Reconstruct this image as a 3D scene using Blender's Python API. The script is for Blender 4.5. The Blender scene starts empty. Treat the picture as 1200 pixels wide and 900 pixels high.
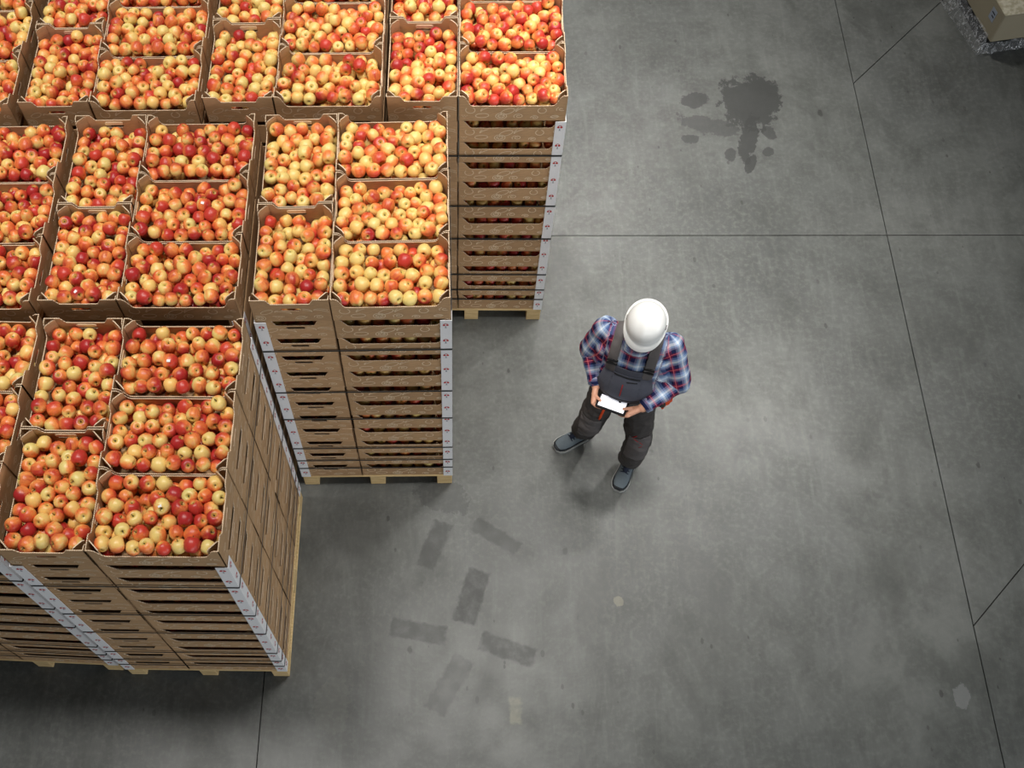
import bpy, bmesh, math, random
import numpy as np
from mathutils import Vector, Matrix, Euler, noise
from mathutils.bvhtree import BVHTree

random.seed(7)
RNG = np.random.default_rng(11)
SC = bpy.context.scene
COL = SC.collection
R = math.radians

# ------------------------------------------------------------------ camera
cam_data = bpy.data.cameras.new('camera')
cam = bpy.data.objects.new('camera', cam_data)
COL.objects.link(cam)
cam.matrix_world = (Matrix.Translation((-0.13237, -2.13581, 6.94606)) @ Matrix.Rotation(R(5.16051), 4, 'Z')
                    @ Matrix.Rotation(R(28.45097), 4, 'X') @ Matrix.Rotation(R(-4.29909), 4, 'Z'))
cam_data.sensor_width = 36.0
cam_data.lens = 38.661
cam_data.shift_x = 119.65 / 1200
cam_data.shift_y = -17.69 / 1200
cam_data.clip_end = 200
SC.camera = cam

# ------------------------------------------------------------------ world
world = bpy.data.worlds.new('world')
SC.world = world
world.use_nodes = True
bg = world.node_tree.nodes['Background']
bg.inputs['Color'].default_value = (0.78, 0.86, 0.9, 1)
bg.inputs['Strength'].default_value = 0.04

# ------------------------------------------------------------------ hall lamps (rows of high bays above the aisle)
def hall_lamp(x, y, power, size=0.9, spread=100, aim=None, z=9.0, col=(1.0, 0.97, 0.92)):
    d = bpy.data.lights.new('hall_lamp', 'AREA')
    d.shape = 'DISK'
    d.size = size
    d.spread = R(spread)
    d.energy = power
    d.color = col
    o = bpy.data.objects.new('hall_lamp', d)
    o.location = (x, y, z)
    if aim:
        o.rotation_euler = Vector((aim[0] - x, aim[1] - y, -z)).to_track_quat('-Z', 'Y').to_euler()
    COL.objects.link(o)

for lx, ly, lp, ls, lw in ((0.0, 0.5, 40, 1.0, 80), (-3.0, 0.5, 47, 1.0, 80), (-3.0, 3.5, 44, 1.0, 80), (0.0, 7.0, 140, 1.0, 80),
                           (1.2, 2.4, 32, 1.0, 46)):
    hall_lamp(lx, ly, lp, ls, lw)
hall_lamp(4.3, 4.8, 15, 0.7, 42, (1.7, 1.2))      # tilted floods over the aisle
hall_lamp(2.2, 10.0, 11, 0.8, 36, (1.2, 3.0))

# ------------------------------------------------------------------ fill lights added at the right and front to brighten the crate fronts
def fill_light(x, y, z, tx, ty, tz, w, h, power):
    d = bpy.data.lights.new('fill_light', 'AREA')
    d.shape = 'RECTANGLE'
    d.size, d.size_y = w, h
    d.energy = power
    d.color = (0.93, 0.97, 1.0)
    o = bpy.data.objects.new('fill_light', d)
    o.location = (x, y, z)
    o.rotation_euler = Vector((tx - x, ty - y, tz - z)).to_track_quat('-Z', 'Y').to_euler()
    COL.objects.link(o)

fill_light(9.5, -3.5, 2.5, 0, 0.5, 1.2, 5, 4, 305)  # unseen fill added on the right, lifts the crate faces
fill_light(1.5, -6.5, 3.0, 0, 1, 1, 6, 1.5, 112)  # unseen fill added in front, brightens the stack fronts

# ------------------------------------------------------------------ exposure
vs = SC.view_settings
vs.view_transform = 'Standard'
vs.look = 'None'
vs.gamma = 1.0
vs.use_curve_mapping = False
vs.exposure = 0.2

# ------------------------------------------------------------------ materials
def srgb(r, g, b):
    f = lambda c: (c / 255) / 12.92 if c / 255 <= 0.04045 else ((c / 255 + 0.055) / 1.055) ** 2.4
    return (f(r), f(g), f(b), 1)

class NT:
    def __init__(s, name, rough=0.6, spec=0.5):
        s.m = bpy.data.materials.new(name)
        s.m.use_nodes = True
        s.t = s.m.node_tree
        s.b = s.t.nodes['Principled BSDF']
        s.b.inputs['Roughness'].default_value = rough
        s.b.inputs['Specular IOR Level'].default_value = spec
    def n(s, kind, **kw):
        x = s.t.nodes.new('ShaderNode' + kind)
        for k, v in kw.items():
            setattr(x, k, v)
        return x
    def put(s, sock, v):
        if isinstance(v, bpy.types.NodeSocket):
            s.t.links.new(v, sock)
        else:
            sock.default_value = v
    def math(s, op, a, b=0.0, c=0.0, clamp=False):
        x = s.n('Math', operation=op, use_clamp=clamp)
        s.put(x.inputs[0], a); s.put(x.inputs[1], b); s.put(x.inputs[2], c)
        return x.outputs[0]
    def mix(s, f, a, b, mode='MIX'):
        x = s.n('MixRGB', blend_type=mode)
        s.put(x.inputs[0], f); s.put(x.inputs[1], a); s.put(x.inputs[2], b)
        return x.outputs[0]
    def ramp(s, f, stops, interp='LINEAR'):
        x = s.n('ValToRGB')
        x.color_ramp.interpolation = interp
        e = x.color_ramp.elements
        while len(e) < len(stops):
            e.new(0.5)
        for el, (p, c) in zip(e, stops):
            el.position = p
            el.color = c if len(c) == 4 else (*c, 1)
        s.put(x.inputs[0], f)
        return x.outputs[0]
    def map(s, v, a, b, c=0.0, d=1.0, smooth=True):
        x = s.n('MapRange', interpolation_type='SMOOTHSTEP' if smooth else 'LINEAR')
        s.put(x.inputs[0], v)
        for i, q in enumerate((a, b, c, d)):
            s.put(x.inputs[1 + i], q)
        return x.outputs[0]
    def noise(s, vec, scale, detail=4, rough=0.55, dist=0.0):
        x = s.n('TexNoise')
        if vec is not None:
            s.put(x.inputs['Vector'], vec)
        x.inputs['Scale'].default_value = scale
        x.inputs['Detail'].default_value = detail
        x.inputs['Roughness'].default_value = rough
        x.inputs['Distortion'].default_value = dist
        return x.outputs['Fac']
    def mapping(s, vec, scale=(1, 1, 1), loc=(0, 0, 0), rot=(0, 0, 0)):
        x = s.n('Mapping')
        s.put(x.inputs['Vector'], vec)
        x.inputs['Scale'].default_value = scale
        x.inputs['Location'].default_value = loc
        x.inputs['Rotation'].default_value = rot
        return x.outputs[0]
    def coord(s, which='Object'):
        return s.n('TexCoord').outputs[which]
    def pos(s):
        return s.n('NewGeometry').outputs['Position']
    def attr(s, name):
        return s.n('Attribute', attribute_name=name)
    def bump(s, h, strength=0.2, dist=0.01):
        x = s.n('Bump')
        x.inputs['Strength'].default_value = strength
        x.inputs['Distance'].default_value = dist
        s.put(x.inputs['Height'], h)
        s.t.links.new(x.outputs[0], s.b.inputs['Normal'])
    def color(s, v):
        s.put(s.b.inputs['Base Color'], v)
        return s.m

def plain(name, col, rough=0.6, spec=0.4, var=0.12, scale=40, bump=0.0, metal=0.0):
    n = NT(name, rough, spec)
    n.b.inputs['Metallic'].default_value = metal
    f = n.noise(n.coord(), scale, 3)
    a = tuple(min(1, c * (1 - var)) for c in col[:3]) + (1,)
    b = tuple(min(1, c * (1 + var)) for c in col[:3]) + (1,)
    c = n.mix(f, a, b)
    if bump:
        n.bump(f, bump, 0.004)
    return n.color(c)

def m_cardboard(name, base, inner=False):
    n = NT(name, 0.85, 0.15)
    oi = n.n('ObjectInfo').outputs['Random']
    co = n.coord()
    f = n.noise(n.mapping(co, (6, 6, 60)), 4.0, 5, 0.6)
    g = n.noise(co, 7.0, 3)
    dark = tuple(c * 0.86 for c in base[:3]) + (1,)
    lite = tuple(min(1, c * 1.12) for c in base[:3]) + (1,)
    c = n.mix(n.map(f, 0.3, 0.7), dark, lite)
    c = n.mix(n.math('MULTIPLY', n.map(g, 0.45, 0.75), 0.25), c, tuple(c * 0.8 for c in base[:3]) + (1,))
    hv = n.n('HueSaturation')
    n.put(hv.inputs['Value'], n.math('MULTIPLY_ADD', oi, 0.2, 0.9))
    n.put(hv.inputs['Color'], c)
    n.bump(f, 0.08, 0.002)
    return n.color(hv.outputs[0])

def m_rim():
    n = NT('corrugated_edge', 0.9, 0.1)
    co = n.coord()
    sx = n.n('SeparateXYZ'); n.put(sx.inputs[0], co)
    s = n.math('ADD', sx.outputs[0], sx.outputs[1])
    w = n.math('SINE', n.math('MULTIPLY', s, 620.0))
    c = n.mix(n.map(w, -0.4, 0.6), srgb(176, 144, 112), srgb(240, 222, 196))
    return n.color(c)

M = {}
M['card'] = m_cardboard('cardboard', srgb(190, 154, 116))
M['rim'] = m_rim()
M['ink'] = plain('pale_ink', srgb(232, 210, 178), 0.85, 0.1, 0.15, 90)
M['tabletop'] = None

def m_apple():
    n = NT('apple_skin', 0.36, 0.5)
    co = n.attr('aco').outputs['Vector']
    rn = n.attr('arnd').outputs['Fac']
    s = n.n('SeparateXYZ'); n.put(s.inputs[0], co)
    big = n.noise(n.n('VectorMath', operation='ADD').outputs[0], 2.0)
    va = n.n('VectorMath', operation='MULTIPLY_ADD')
    n.put(va.inputs[0], co); va.inputs[1].default_value = (1, 1, 0.35)
    cx = n.n('CombineXYZ'); n.put(cx.inputs[0], n.math('MULTIPLY', rn, 37.0)); n.put(cx.inputs[1], n.math('MULTIPLY', rn, 91.0))
    n.put(va.inputs[2], cx.outputs[0])
    nz = n.noise(va.outputs[0], 2.2, 3, 0.55)
    streak = n.noise(n.mapping(va.outputs[0], (6, 6, 0.8)), 2.5, 3, 0.6)
    blush = n.math('MULTIPLY_ADD', s.outputs[0], 0.42, n.math('MULTIPLY_ADD', rn, 0.80, -0.02))
    blush = n.math('ADD', blush, n.math('MULTIPLY_ADD', nz, 0.7, -0.35))
    blush = n.math('ADD', blush, n.math('MULTIPLY_ADD', streak, 0.3, -0.15))
    r2 = n.math('FRACT', n.math('MULTIPLY', rn, 17.31))
    yel = n.mix(r2, srgb(230, 208, 128), srgb(246, 196, 112))
    orange = n.mix(r2, srgb(240, 146, 78), srgb(236, 124, 64))
    red = n.mix(r2, srgb(172, 42, 42), srgb(204, 66, 50))
    c = n.mix(n.map(blush, 0.05, 0.42), yel, orange)
    c = n.mix(n.map(blush, 0.32, 0.85), c, red)
    # cavities at the stem and calyx are greener, their pit is brown
    rr = n.math('SQRT', n.math('ADD', n.math('MULTIPLY', s.outputs[0], s.outputs[0]), n.math('MULTIPLY', s.outputs[1], s.outputs[1])))
    c = n.mix(n.math('MULTIPLY', n.map(rr, 0.16, 0.48, 1.0, 0.0), 0.6), c, srgb(196, 178, 84))
    c = n.mix(n.map(rr, 0.05, 0.15, 1.0, 0.0), c, srgb(70, 58, 26))
    n.t.nodes.remove(n.t.nodes[big.node.name])
    return n.color(c)
M['apple'] = m_apple()
M['stem'] = plain('stem_brown', srgb(84, 62, 34), 0.8)
M['sticker'] = plain('sticker_white', srgb(240, 240, 238), 0.5, 0.4, 0.03)

def m_wood():
    n = NT('pine_wood', 0.75, 0.25)
    oi = n.n('ObjectInfo').outputs['Random']
    co = n.coord('Generated')
    f = n.noise(n.mapping(n.coord(), (3, 40, 60)), 3.0, 5, 0.6, 0.4)
    c = n.mix(n.map(f, 0.3, 0.7), srgb(196, 164, 112), srgb(232, 206, 156))
    hv = n.n('HueSaturation'); n.put(hv.inputs['Color'], c)
    n.put(hv.inputs['Value'], n.math('MULTIPLY_ADD', oi, 0.25, 0.88))
    n.bump(f, 0.15, 0.003)
    return n.color(hv.outputs[0])
M['wood'] = m_wood()
M['white'] = plain('white_board', srgb(244, 244, 246), 0.55, 0.4, 0.04, 20)
M['red_ink'] = plain('red_ink', srgb(190, 40, 44), 0.7, 0.2, 0.1)
M['blue_ink'] = plain('grey_ink', srgb(120, 126, 140), 0.7, 0.2, 0.1)
M['strap'] = plain('strap_plastic', srgb(34, 38, 40), 0.4, 0.5, 0.15)

def m_floor():
    n = NT('polished_concrete', 0.5, 0.35)
    p = n.pos()
    a = n.noise(p, 0.55, 5, 0.55, 0.3)
    b = n.noise(p, 3.2, 6, 0.62)
    c3 = n.noise(p, 26.0, 5, 0.65)
    st = n.noise(n.mapping(p, (8.0, 0.9, 1), (0, 0, 0), (0, 0, 0.06)), 1.7, 7, 0.7, 0.5)
    base = n.ramp(a, [(0.3, srgb(78, 80, 79)), (0.5, srgb(97, 99, 97)), (0.7, srgb(112, 114, 111))])
    c = n.mix(n.math('MULTIPLY', n.map(b, 0.36, 0.68), 0.6), base, srgb(74, 76, 73))
    c = n.mix(n.math('MULTIPLY', n.map(c3, 0.42, 0.72), 0.34), c, srgb(124, 126, 122))
    c = n.mix(n.math('MULTIPLY', n.map(st, 0.48, 0.72), 0.2), c, srgb(130, 132, 129))
    d2 = n.noise(n.mapping(p, (1.6, 1, 1)), 1.3, 6, 0.65, 0.6)
    c = n.mix(n.math('MULTIPLY', n.map(d2, 0.48, 0.7), 0.5), c, srgb(66, 68, 65))
    # dark pits and small specks
    vor = n.n('TexVoronoi'); n.put(vor.inputs['Vector'], n.mapping(p, (1, 0.6, 1))); vor.inputs['Scale'].default_value = 5.0
    vor.inputs['Randomness'].default_value = 1.0
    sc = n.n('SeparateColor'); n.put(sc.inputs[0], vor.outputs['Color'])
    rad = n.math('MULTIPLY_ADD', n.math('POWER', sc.outputs[0], 4.0), 0.13, 0.0)
    spk = n.map(n.math('SUBTRACT', n.math('ADD', vor.outputs['Distance'], n.math('MULTIPLY_ADD', c3, 0.12, -0.06)), rad), -0.02, 0.02, 1.0, 0.0)
    spk = n.math('MULTIPLY', spk, n.math('GREATER_THAN', sc.outputs[1], 0.55))
    c = n.mix(n.math('MULTIPLY', spk, 0.6), c, srgb(46, 46, 43))
    v2 = n.n('TexVoronoi'); n.put(v2.inputs['Vector'], n.mapping(p, (1, 0.55, 1))); v2.inputs['Scale'].default_value = 17.0
    s2 = n.n('SeparateColor'); n.put(s2.inputs[0], v2.outputs['Color'])
    r2 = n.math('MULTIPLY', n.math('POWER', s2.outputs[0], 6.0), 0.22)
    f2 = n.map(n.math('SUBTRACT', n.math('ADD', v2.outputs['Distance'], n.math('MULTIPLY_ADD', c3, 0.16, -0.08)), r2), -0.03, 0.03, 1.0, 0.0)
    zone = n.map(n.noise(p, 0.9, 3), 0.42, 0.62)
    c = n.mix(n.math('MULTIPLY', n.math('MULTIPLY', f2, zone), 0.6), c, srgb(50, 50, 47))
    xyz = n.n('SeparateXYZ'); n.put(xyz.inputs[0], p)
    wob = n.math('MULTIPLY_ADD', n.noise(p, 22.0, 3), 0.05, -0.025)
    wob2 = n.math('MULTIPLY_ADD', n.noise(n.mapping(p, (1, .8, 1)), 8.0, 7, 0.72), 0.50, -0.25)
    patchy = n.map(n.noise(p, 13.0, 5, 0.7), 0.3, 0.62)
    def mark(cx, cy, hl, hw, ang, col, k, rough=False, rag=None, col2=None):
        nonlocal c
        ca, sa = math.cos(R(ang)), math.sin(R(ang))
        dx = n.math('SUBTRACT', xyz.outputs[0], cx); dy = n.math('SUBTRACT', xyz.outputs[1], cy)
        u = n.math('ADD', n.math('MULTIPLY', dx, ca), n.math('MULTIPLY', dy, sa))
        v = n.math('SUBTRACT', n.math('MULTIPLY', dy, ca), n.math('MULTIPLY', dx, sa))
        if rough:   # ragged blot
            u = n.math('DIVIDE', u, hl); v = n.math('DIVIDE', v, hw)
            d = n.math('SQRT', n.math('ADD', n.math('MULTIPLY', u, u), n.math('MULTIPLY', v, v)))
            d = n.math('ADD', d, n.math('MULTIPLY', wob2, 4.2))
            f = n.map(d, 0.86, 0.98, 1.0, 0.0)
        else:
            d = n.math('MAXIMUM', n.math('SUBTRACT', n.math('ABSOLUTE', u), hl), n.math('SUBTRACT', n.math('ABSOLUTE', v), hw))
            d = n.math('ADD', d, wob)
            f = n.map(d, -0.012, 0.012, 1.0, 0.0)
            f = n.math('MULTIPLY', f, n.math('MULTIPLY_ADD', patchy, 0.55, 0.45))
        c = n.mix(n.math('MULTIPLY', f, k), c, col)
        return f
    dk = srgb(44, 45, 44)
    for q in ((-0.28, 0.294, 0.165, 0.062, -111.8, 0.75), (0.13, 0.357, 0.17, 0.05, -33, 0.6), (-0.033, -0.051, 0.18, 0.074, -106.7, 0.9),
              (-0.373, -0.285, 0.178, 0.058, -9.5, 0.7), (0.193, -0.39, 0.175, 0.06, -18.3, 0.75), (-0.171, -0.614, 0.19, 0.07, -119.5, 0.5)):
        mark(*q[:5], dk, q[5])
    mark(0.234, -0.768, 0.079, 0.036, -91, srgb(150, 148, 130), 0.5)
    mark(2.948, -0.628, 0.08, 0.05, -100, srgb(140, 142, 142), 0.45, True)
    mark(0.905, -0.07, 0.035, 0.035, 0, srgb(150, 144, 128), 0.45, True)
    wet = [mark(2.25, 4.10, 0.30, 0.26, -97, srgb(54, 55, 54), 0.85, True), mark(2.19, 3.72, 0.26, 0.07, -105, srgb(54, 55, 54), 0.85, True),
           mark(1.9, 3.85, 0.26, 0.10, -20, srgb(66, 67, 66), 0.7, True), mark(2.17, 3.46, 0.12, 0.04, -115, srgb(54, 55, 54), 0.85, True)] + [mark(x, y, r, r * .7, an, srgb(58, 59, 58), 0.75, True) for x, y, r, an in ((2.32, 3.58, .06, 40), (1.80, 4.12, .12, 10), (2.02, 3.55, .07, 80), (1.72, 3.72, .07, 0), (2.36, 3.78, .08, -60))]
    mark(-0.22, 0.63, 0.2, 0.12, -20, srgb(56, 57, 56), 0.5, True)
    mark(-0.9, -0.75, 0.12, 0.18, 0, srgb(126, 127, 120), 0.2, True)
    mark(1.45, 0.1, 0.3, 0.16, -60, srgb(74, 75, 74), 0.35, True)
    n.put(n.b.inputs['Roughness'], n.math('ADD', n.math('MULTIPLY_ADD', b, 0.2, 0.26), n.math('MULTIPLY', c3, 0.08)))
    n.bump(n.math('ADD', n.math('MULTIPLY', c3, 0.4), b), 0.06, 0.006)
    return n.color(c)
M['floor'] = m_floor()
M['joint'] = plain('joint_filler', srgb(44, 44, 42), 0.9)

# ------------------------------------------------------------------ mesh helpers
class MB:
    def __init__(s):
        s.v, s.f, s.mi = [], [], []
    def add(s, verts, faces, mi=0):
        o = len(s.v)
        s.v += [tuple(x) for x in verts]
        for k, f in enumerate(faces):
            s.f.append(tuple(i + o for i in f))
            s.mi.append(mi[k] if isinstance(mi, (list, tuple)) else mi)
    def box(s, x0, x1, y0, y1, z0, z1, mi=0):
        v = [(x, y, z) for z in (z0, z1) for y in (y0, y1) for x in (x0, x1)]
        s.add(v, [(0, 2, 3, 1), (4, 5, 7, 6), (0, 1, 5, 4), (2, 6, 7, 3), (0, 4, 6, 2), (1, 3, 7, 5)], mi)
    def prism(s, poly, t, f, rim=1):
        """poly: (a, z) anticlockwise; f(a, d, z) -> point, d from 0 to t; faces that look up get material rim"""
        k = len(poly)
        v = [f(a, 0, z) for a, z in poly] + [f(a, t, z) for a, z in poly]
        faces = [tuple(range(k)), tuple(range(2 * k - 1, k - 1, -1))]
        mi = [0, 0]
        for i in range(k):
            j = (i + 1) % k
            faces.append((i, i + k, j + k, j))
            da, dz = poly[j][0] - poly[i][0], poly[j][1] - poly[i][1]
            mi.append(rim if da < -1e-6 and -da >= abs(dz) * 0.35 else 0)
        s.add(v, faces, mi)
    def ribbon(s, pts, w, f, mi=0, closed=False):
        """pts in 2-D (a, z); f(a, z) -> point"""
        k = len(pts)
        if k < 2:
            return
        L, Q = [], []
        for i in range(k):
            p0 = pts[(i - 1) % k] if (closed or i > 0) else pts[i]
            p1 = pts[(i + 1) % k] if (closed or i < k - 1) else pts[i]
            dx, dz = p1[0] - p0[0], p1[1] - p0[1]
            l = math.hypot(dx, dz) or 1
            nx, nz = -dz / l * w / 2, dx / l * w / 2
            L.append(f(pts[i][0] + nx, pts[i][1] + nz)); Q.append(f(pts[i][0] - nx, pts[i][1] - nz))
        e = k if closed else k - 1
        s.add(L + Q, [(i, k + i, k + (i + 1) % k, (i + 1) % k) for i in range(e)], mi)
    def lathe(s, prof, seg, mat=Matrix(), mi=0):
        """prof: (r, z) from bottom pole to top pole"""
        v, f = [], []
        rings = []
        for r, z in prof:
            if r < 1e-7:
                rings.append([len(v)]); v.append(mat @ Vector((0, 0, z)))
            else:
                rings.append(list(range(len(v), len(v) + seg)))
                v += [mat @ Vector((r * math.cos(2 * math.pi * i / seg), r * math.sin(2 * math.pi * i / seg), z)) for i in range(seg)]  # glints along the film's creases, painted in as pale, more opaque lines
        for a, b in zip(rings, rings[1:]):
            if len(a) == 1 and len(b) == 1:
                continue
            for i in range(seg):
                j = (i + 1) % seg
                if len(a) == 1:
                    f.append((a[0], b[j], b[i]))
                elif len(b) == 1:
                    f.append((a[i], a[j], b[0]))
                else:
                    f.append((a[i], a[j], b[j], b[i]))
        s.add(v, f, mi)
    def tube(s, pts, rad, seg=6, mi=0):
        pts = [Vector(p) for p in pts]
        rads = rad if isinstance(rad, (list, tuple)) else [rad] * len(pts)
        v, f = [], []
        for i, p in enumerate(pts):
            t = (pts[min(i + 1, len(pts) - 1)] - pts[max(i - 1, 0)]).normalized()
            q = t.to_track_quat('Z', 'Y')
            v += [p + q @ Vector((rads[i] * math.cos(2 * math.pi * k / seg), rads[i] * math.sin(2 * math.pi * k / seg), 0)) for k in range(seg)]
        for i in range(len(pts) - 1):
            for k in range(seg):
                j = (k + 1) % seg
                f.append((i * seg + k, i * seg + j, (i + 1) * seg + j, (i + 1) * seg + k))
        n = len(pts)
        f.append(tuple(range(seg - 1, -1, -1)))
        f.append(tuple((n - 1) * seg + k for k in range(seg)))
        s.add(v, f, mi)
    def mesh(s, name, mats, smooth=False):
        me = bpy.data.meshes.new(name)
        me.from_pydata(s.v, [], s.f)
        for m in (mats if isinstance(mats, (list, tuple)) else [mats]):
            me.materials.append(m)
        me.polygons.foreach_set('material_index', s.mi)
        if smooth:
            me.polygons.foreach_set('use_smooth', [True] * len(me.polygons))
        me.validate()
        me.update()
        return me

def link(name, me, parent=None, mat=None):
    o = bpy.data.objects.new(name, me)
    COL.objects.link(o)
    if parent:
        o.parent = parent
    if mat is not None:
        o.matrix_local = mat
    return o

def empty(name, mat=Matrix()):
    o = bpy.data.objects.new(name, None)
    o.empty_display_size = 0.1
    COL.objects.link(o)
    o.matrix_world = mat
    return o

def tag(o, label=None, cat=None, group=None, kind=None):
    for k, v in (('label', label), ('category', cat), ('group', group), ('kind', kind)):
        if v:
            o[k] = v
    return o

ORD = ['zeroth', 'first', 'second', 'third', 'fourth', 'fifth', 'sixth', 'seventh', 'eighth', 'ninth', 'tenth', 'eleventh', 'twelfth',
       'thirteenth', 'fourteenth', 'fifteenth', 'sixteenth']

# ------------------------------------------------------------------ floor: sub-base and sawn slabs
fl = MB(); fl.box(-9, 10, -7, 13, -0.25, -0.012)
floor = tag(link('floor', fl.mesh('floor', M['joint'])), 'grey polished concrete warehouse floor with dark sawn joints', kind='structure')
def slab(poly):
    g = 0.0035
    # shrink each edge inwards by the half joint
    k = len(poly)
    P2 = [Vector(p) for p in poly]
    ins = []
    for i in range(k):
        a, b, c = P2[i - 1], P2[i], P2[(i + 1) % k]
        n1 = Vector((-(b - a).y, (b - a).x)).normalized(); n2 = Vector((-(c - b).y, (c - b).x)).normalized()
        m = (n1 + n2); m = m / (m.dot(n1))
        ins.append(b + m * g)
    mb = MB()
    mb.prism([(p.x, p.y) for p in ins], 0.012, lambda a, d, z: (a, z, -d), 0)
    link('slab', mb.mesh('slab', M['floor']), floor)
M['wall'] = plain('wall_panel', srgb(196, 198, 198), 0.7, 0.3, 0.04, 2)
for nm, bb in (('wall_left', (-9.2, -9, -7, 13, -.25, 11)), ('wall_right', (10, 10.2, -7, 13, -.25, 11)), ('wall_back', (-9, 10, 13, 13.2, -.25, 11)), ('wall_front', (-9, 10, -7.2, -7, -.25, 11))):
    wb = MB(); wb.box(*bb)
    tag(link(nm, wb.mesh(nm, M['wall'])), 'pale panel wall of the warehouse hall', kind='structure')
XJ, YJ, XK = 3.105, 2.775, -1.332
slab([(-9, -7), (XK, -7), (XK, YJ), (-9, YJ)])
slab([(XK, -7), (XJ, -7), (XJ, YJ), (XK, YJ)])
slab([(-9, YJ), (XJ, YJ), (XJ, 13), (-9, 13)])
slab([(XJ, -7), (10, -7), (10, YJ), (6.08, YJ), (XJ, -0.2)])
slab([(XJ, -0.2), (6.08, YJ), (XJ, YJ)])
slab([(XJ, YJ), (10, YJ), (10, 11.4), (XJ, 4.29)])
slab([(XJ, 4.29), (10, 11.4), (10, 13), (XJ, 13)])

# ------------------------------------------------------------------ stacks
PITCH, DECK, NL = 0.18354, 0.144, 12
STACKS = {  # name: (x of right edge, y of front edge, yaw in degrees, phrase)
    'P1': (0.4688, 2.0273, -0.19, 'the back-row aisle stack'),
    'P2': (-0.1635, 0.7318, 1.09, 'the middle-row aisle stack'),
    'P3': (-1.1712, -0.5791, 0.17, 'the front-row aisle stack'),
    'P4': (-2.2273, -0.5591, -1.65, 'the front-row stack second from the aisle'),
    'P5': (-1.2265, 0.7230, 0.50, 'the middle-row stack second from the aisle'),
    'P6': (-2.262, 0.712, 0.50, 'the middle-row stack third from the aisle'),
    'P7': (-0.5525, 2.0331, 0.10, 'the back-row stack second from the aisle'),
    'P8': (-1.5815, 2.0134, 0.42, 'the back-row stack third from the aisle'),
    'P9': (-2.628, 1.995, 0.40, 'the back-row stack fourth from the aisle'),
}
SM = {k: Matrix.Translation((v[0], v[1], 0)) @ Matrix.Rotation(R(v[2]), 4, 'Z') for k, v in STACKS.items()}
SLOTS = {  # position words: (dx, dy, turned)
    'front right': (-0.3, 0.2, 0), 'middle right': (-0.3, 0.6, 0), 'rear right': (-0.3, 1.0, 0),
    'front left': (-0.8, 0.3, 1), 'rear left': (-0.8, 0.9, 1),
}
CL, CW, CT = 0.594, 0.394, 0.0045

def crate_mesh(top):
    hc = 0.197 if top else PITCH - 0.0015
    rim = 0.118
    elow = 0.158 if top else PITCH - 0.05
    mb = MB()
    h = CL / 2
    half = [(h, 0), (h, hc), (h - 0.022, hc), (h - 0.036, hc - 0.012), (h - 0.058, rim + 0.018), (h - 0.068, rim + 0.004), (h - 0.08, rim)]
    prof = half + [(-a, z) for a, z in reversed(half)]
    mb.prism(prof, CT, lambda a, d, z: (a, -CW / 2 + d, z))
    mb.prism(prof, CT, lambda a, d, z: (-a, CW / 2 - d, z))
    w = CW / 2
    hz0, hz1, hl = 0.100, 0.121, 0.05
    hole = [(0, hz0), (hl - 0.008, hz0), (hl, hz0 + 0.006), (hl, hz1 - 0.006), (hl - 0.008, hz1), (0, hz1)]
    ends = [(0, 0), (w, 0), (w, hc), (w - 0.074, hc), (w - 0.080, hc - 0.004), (w - 0.098, elow + 0.003), (w - 0.104, elow), (0, elow)]
    right = ends + hole[::-1]
    left = [(-a, z) for a, z in reversed(right)]
    for s in (1, -1):
        for poly in (right, left):
            mb.prism(poly, CT, lambda a, d, z: (s * (CL / 2 - d), s * a, z))
    mb.box(-CL / 2 + CT, CL / 2 - CT, -CW / 2 + CT, CW / 2 - CT, 0.0, 0.004)
    return mb.mesh('crate_top' if top else 'crate', [M['card'], M['rim']])

def post_mesh(sx, sy, top):
    hc = 0.196 if top else PITCH - 0.003
    mb = MB()
    a = Vector((sx * (CL / 2 - CT), sy * (CW / 2 - 0.052)))
    b = Vector((sx * (CL / 2 - 0.052), sy * (CW / 2 - CT)))
    d = (b - a); ln = d.length; d.normalize()
    nrm = Vector((-sx, -sy)).normalized()
    mb.prism([(0, 0.004), (ln, 0.004), (ln, hc - 0.012), (ln - 0.012, hc), (0.012, hc), (0, hc - 0.012)], 0.005,
             lambda u, t, z: (a.x + d.x * u + nrm.x * t, a.y + d.y * u + nrm.y * t, z))
    return mb.mesh('corner_post', [M['card'], M['rim']])

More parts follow.
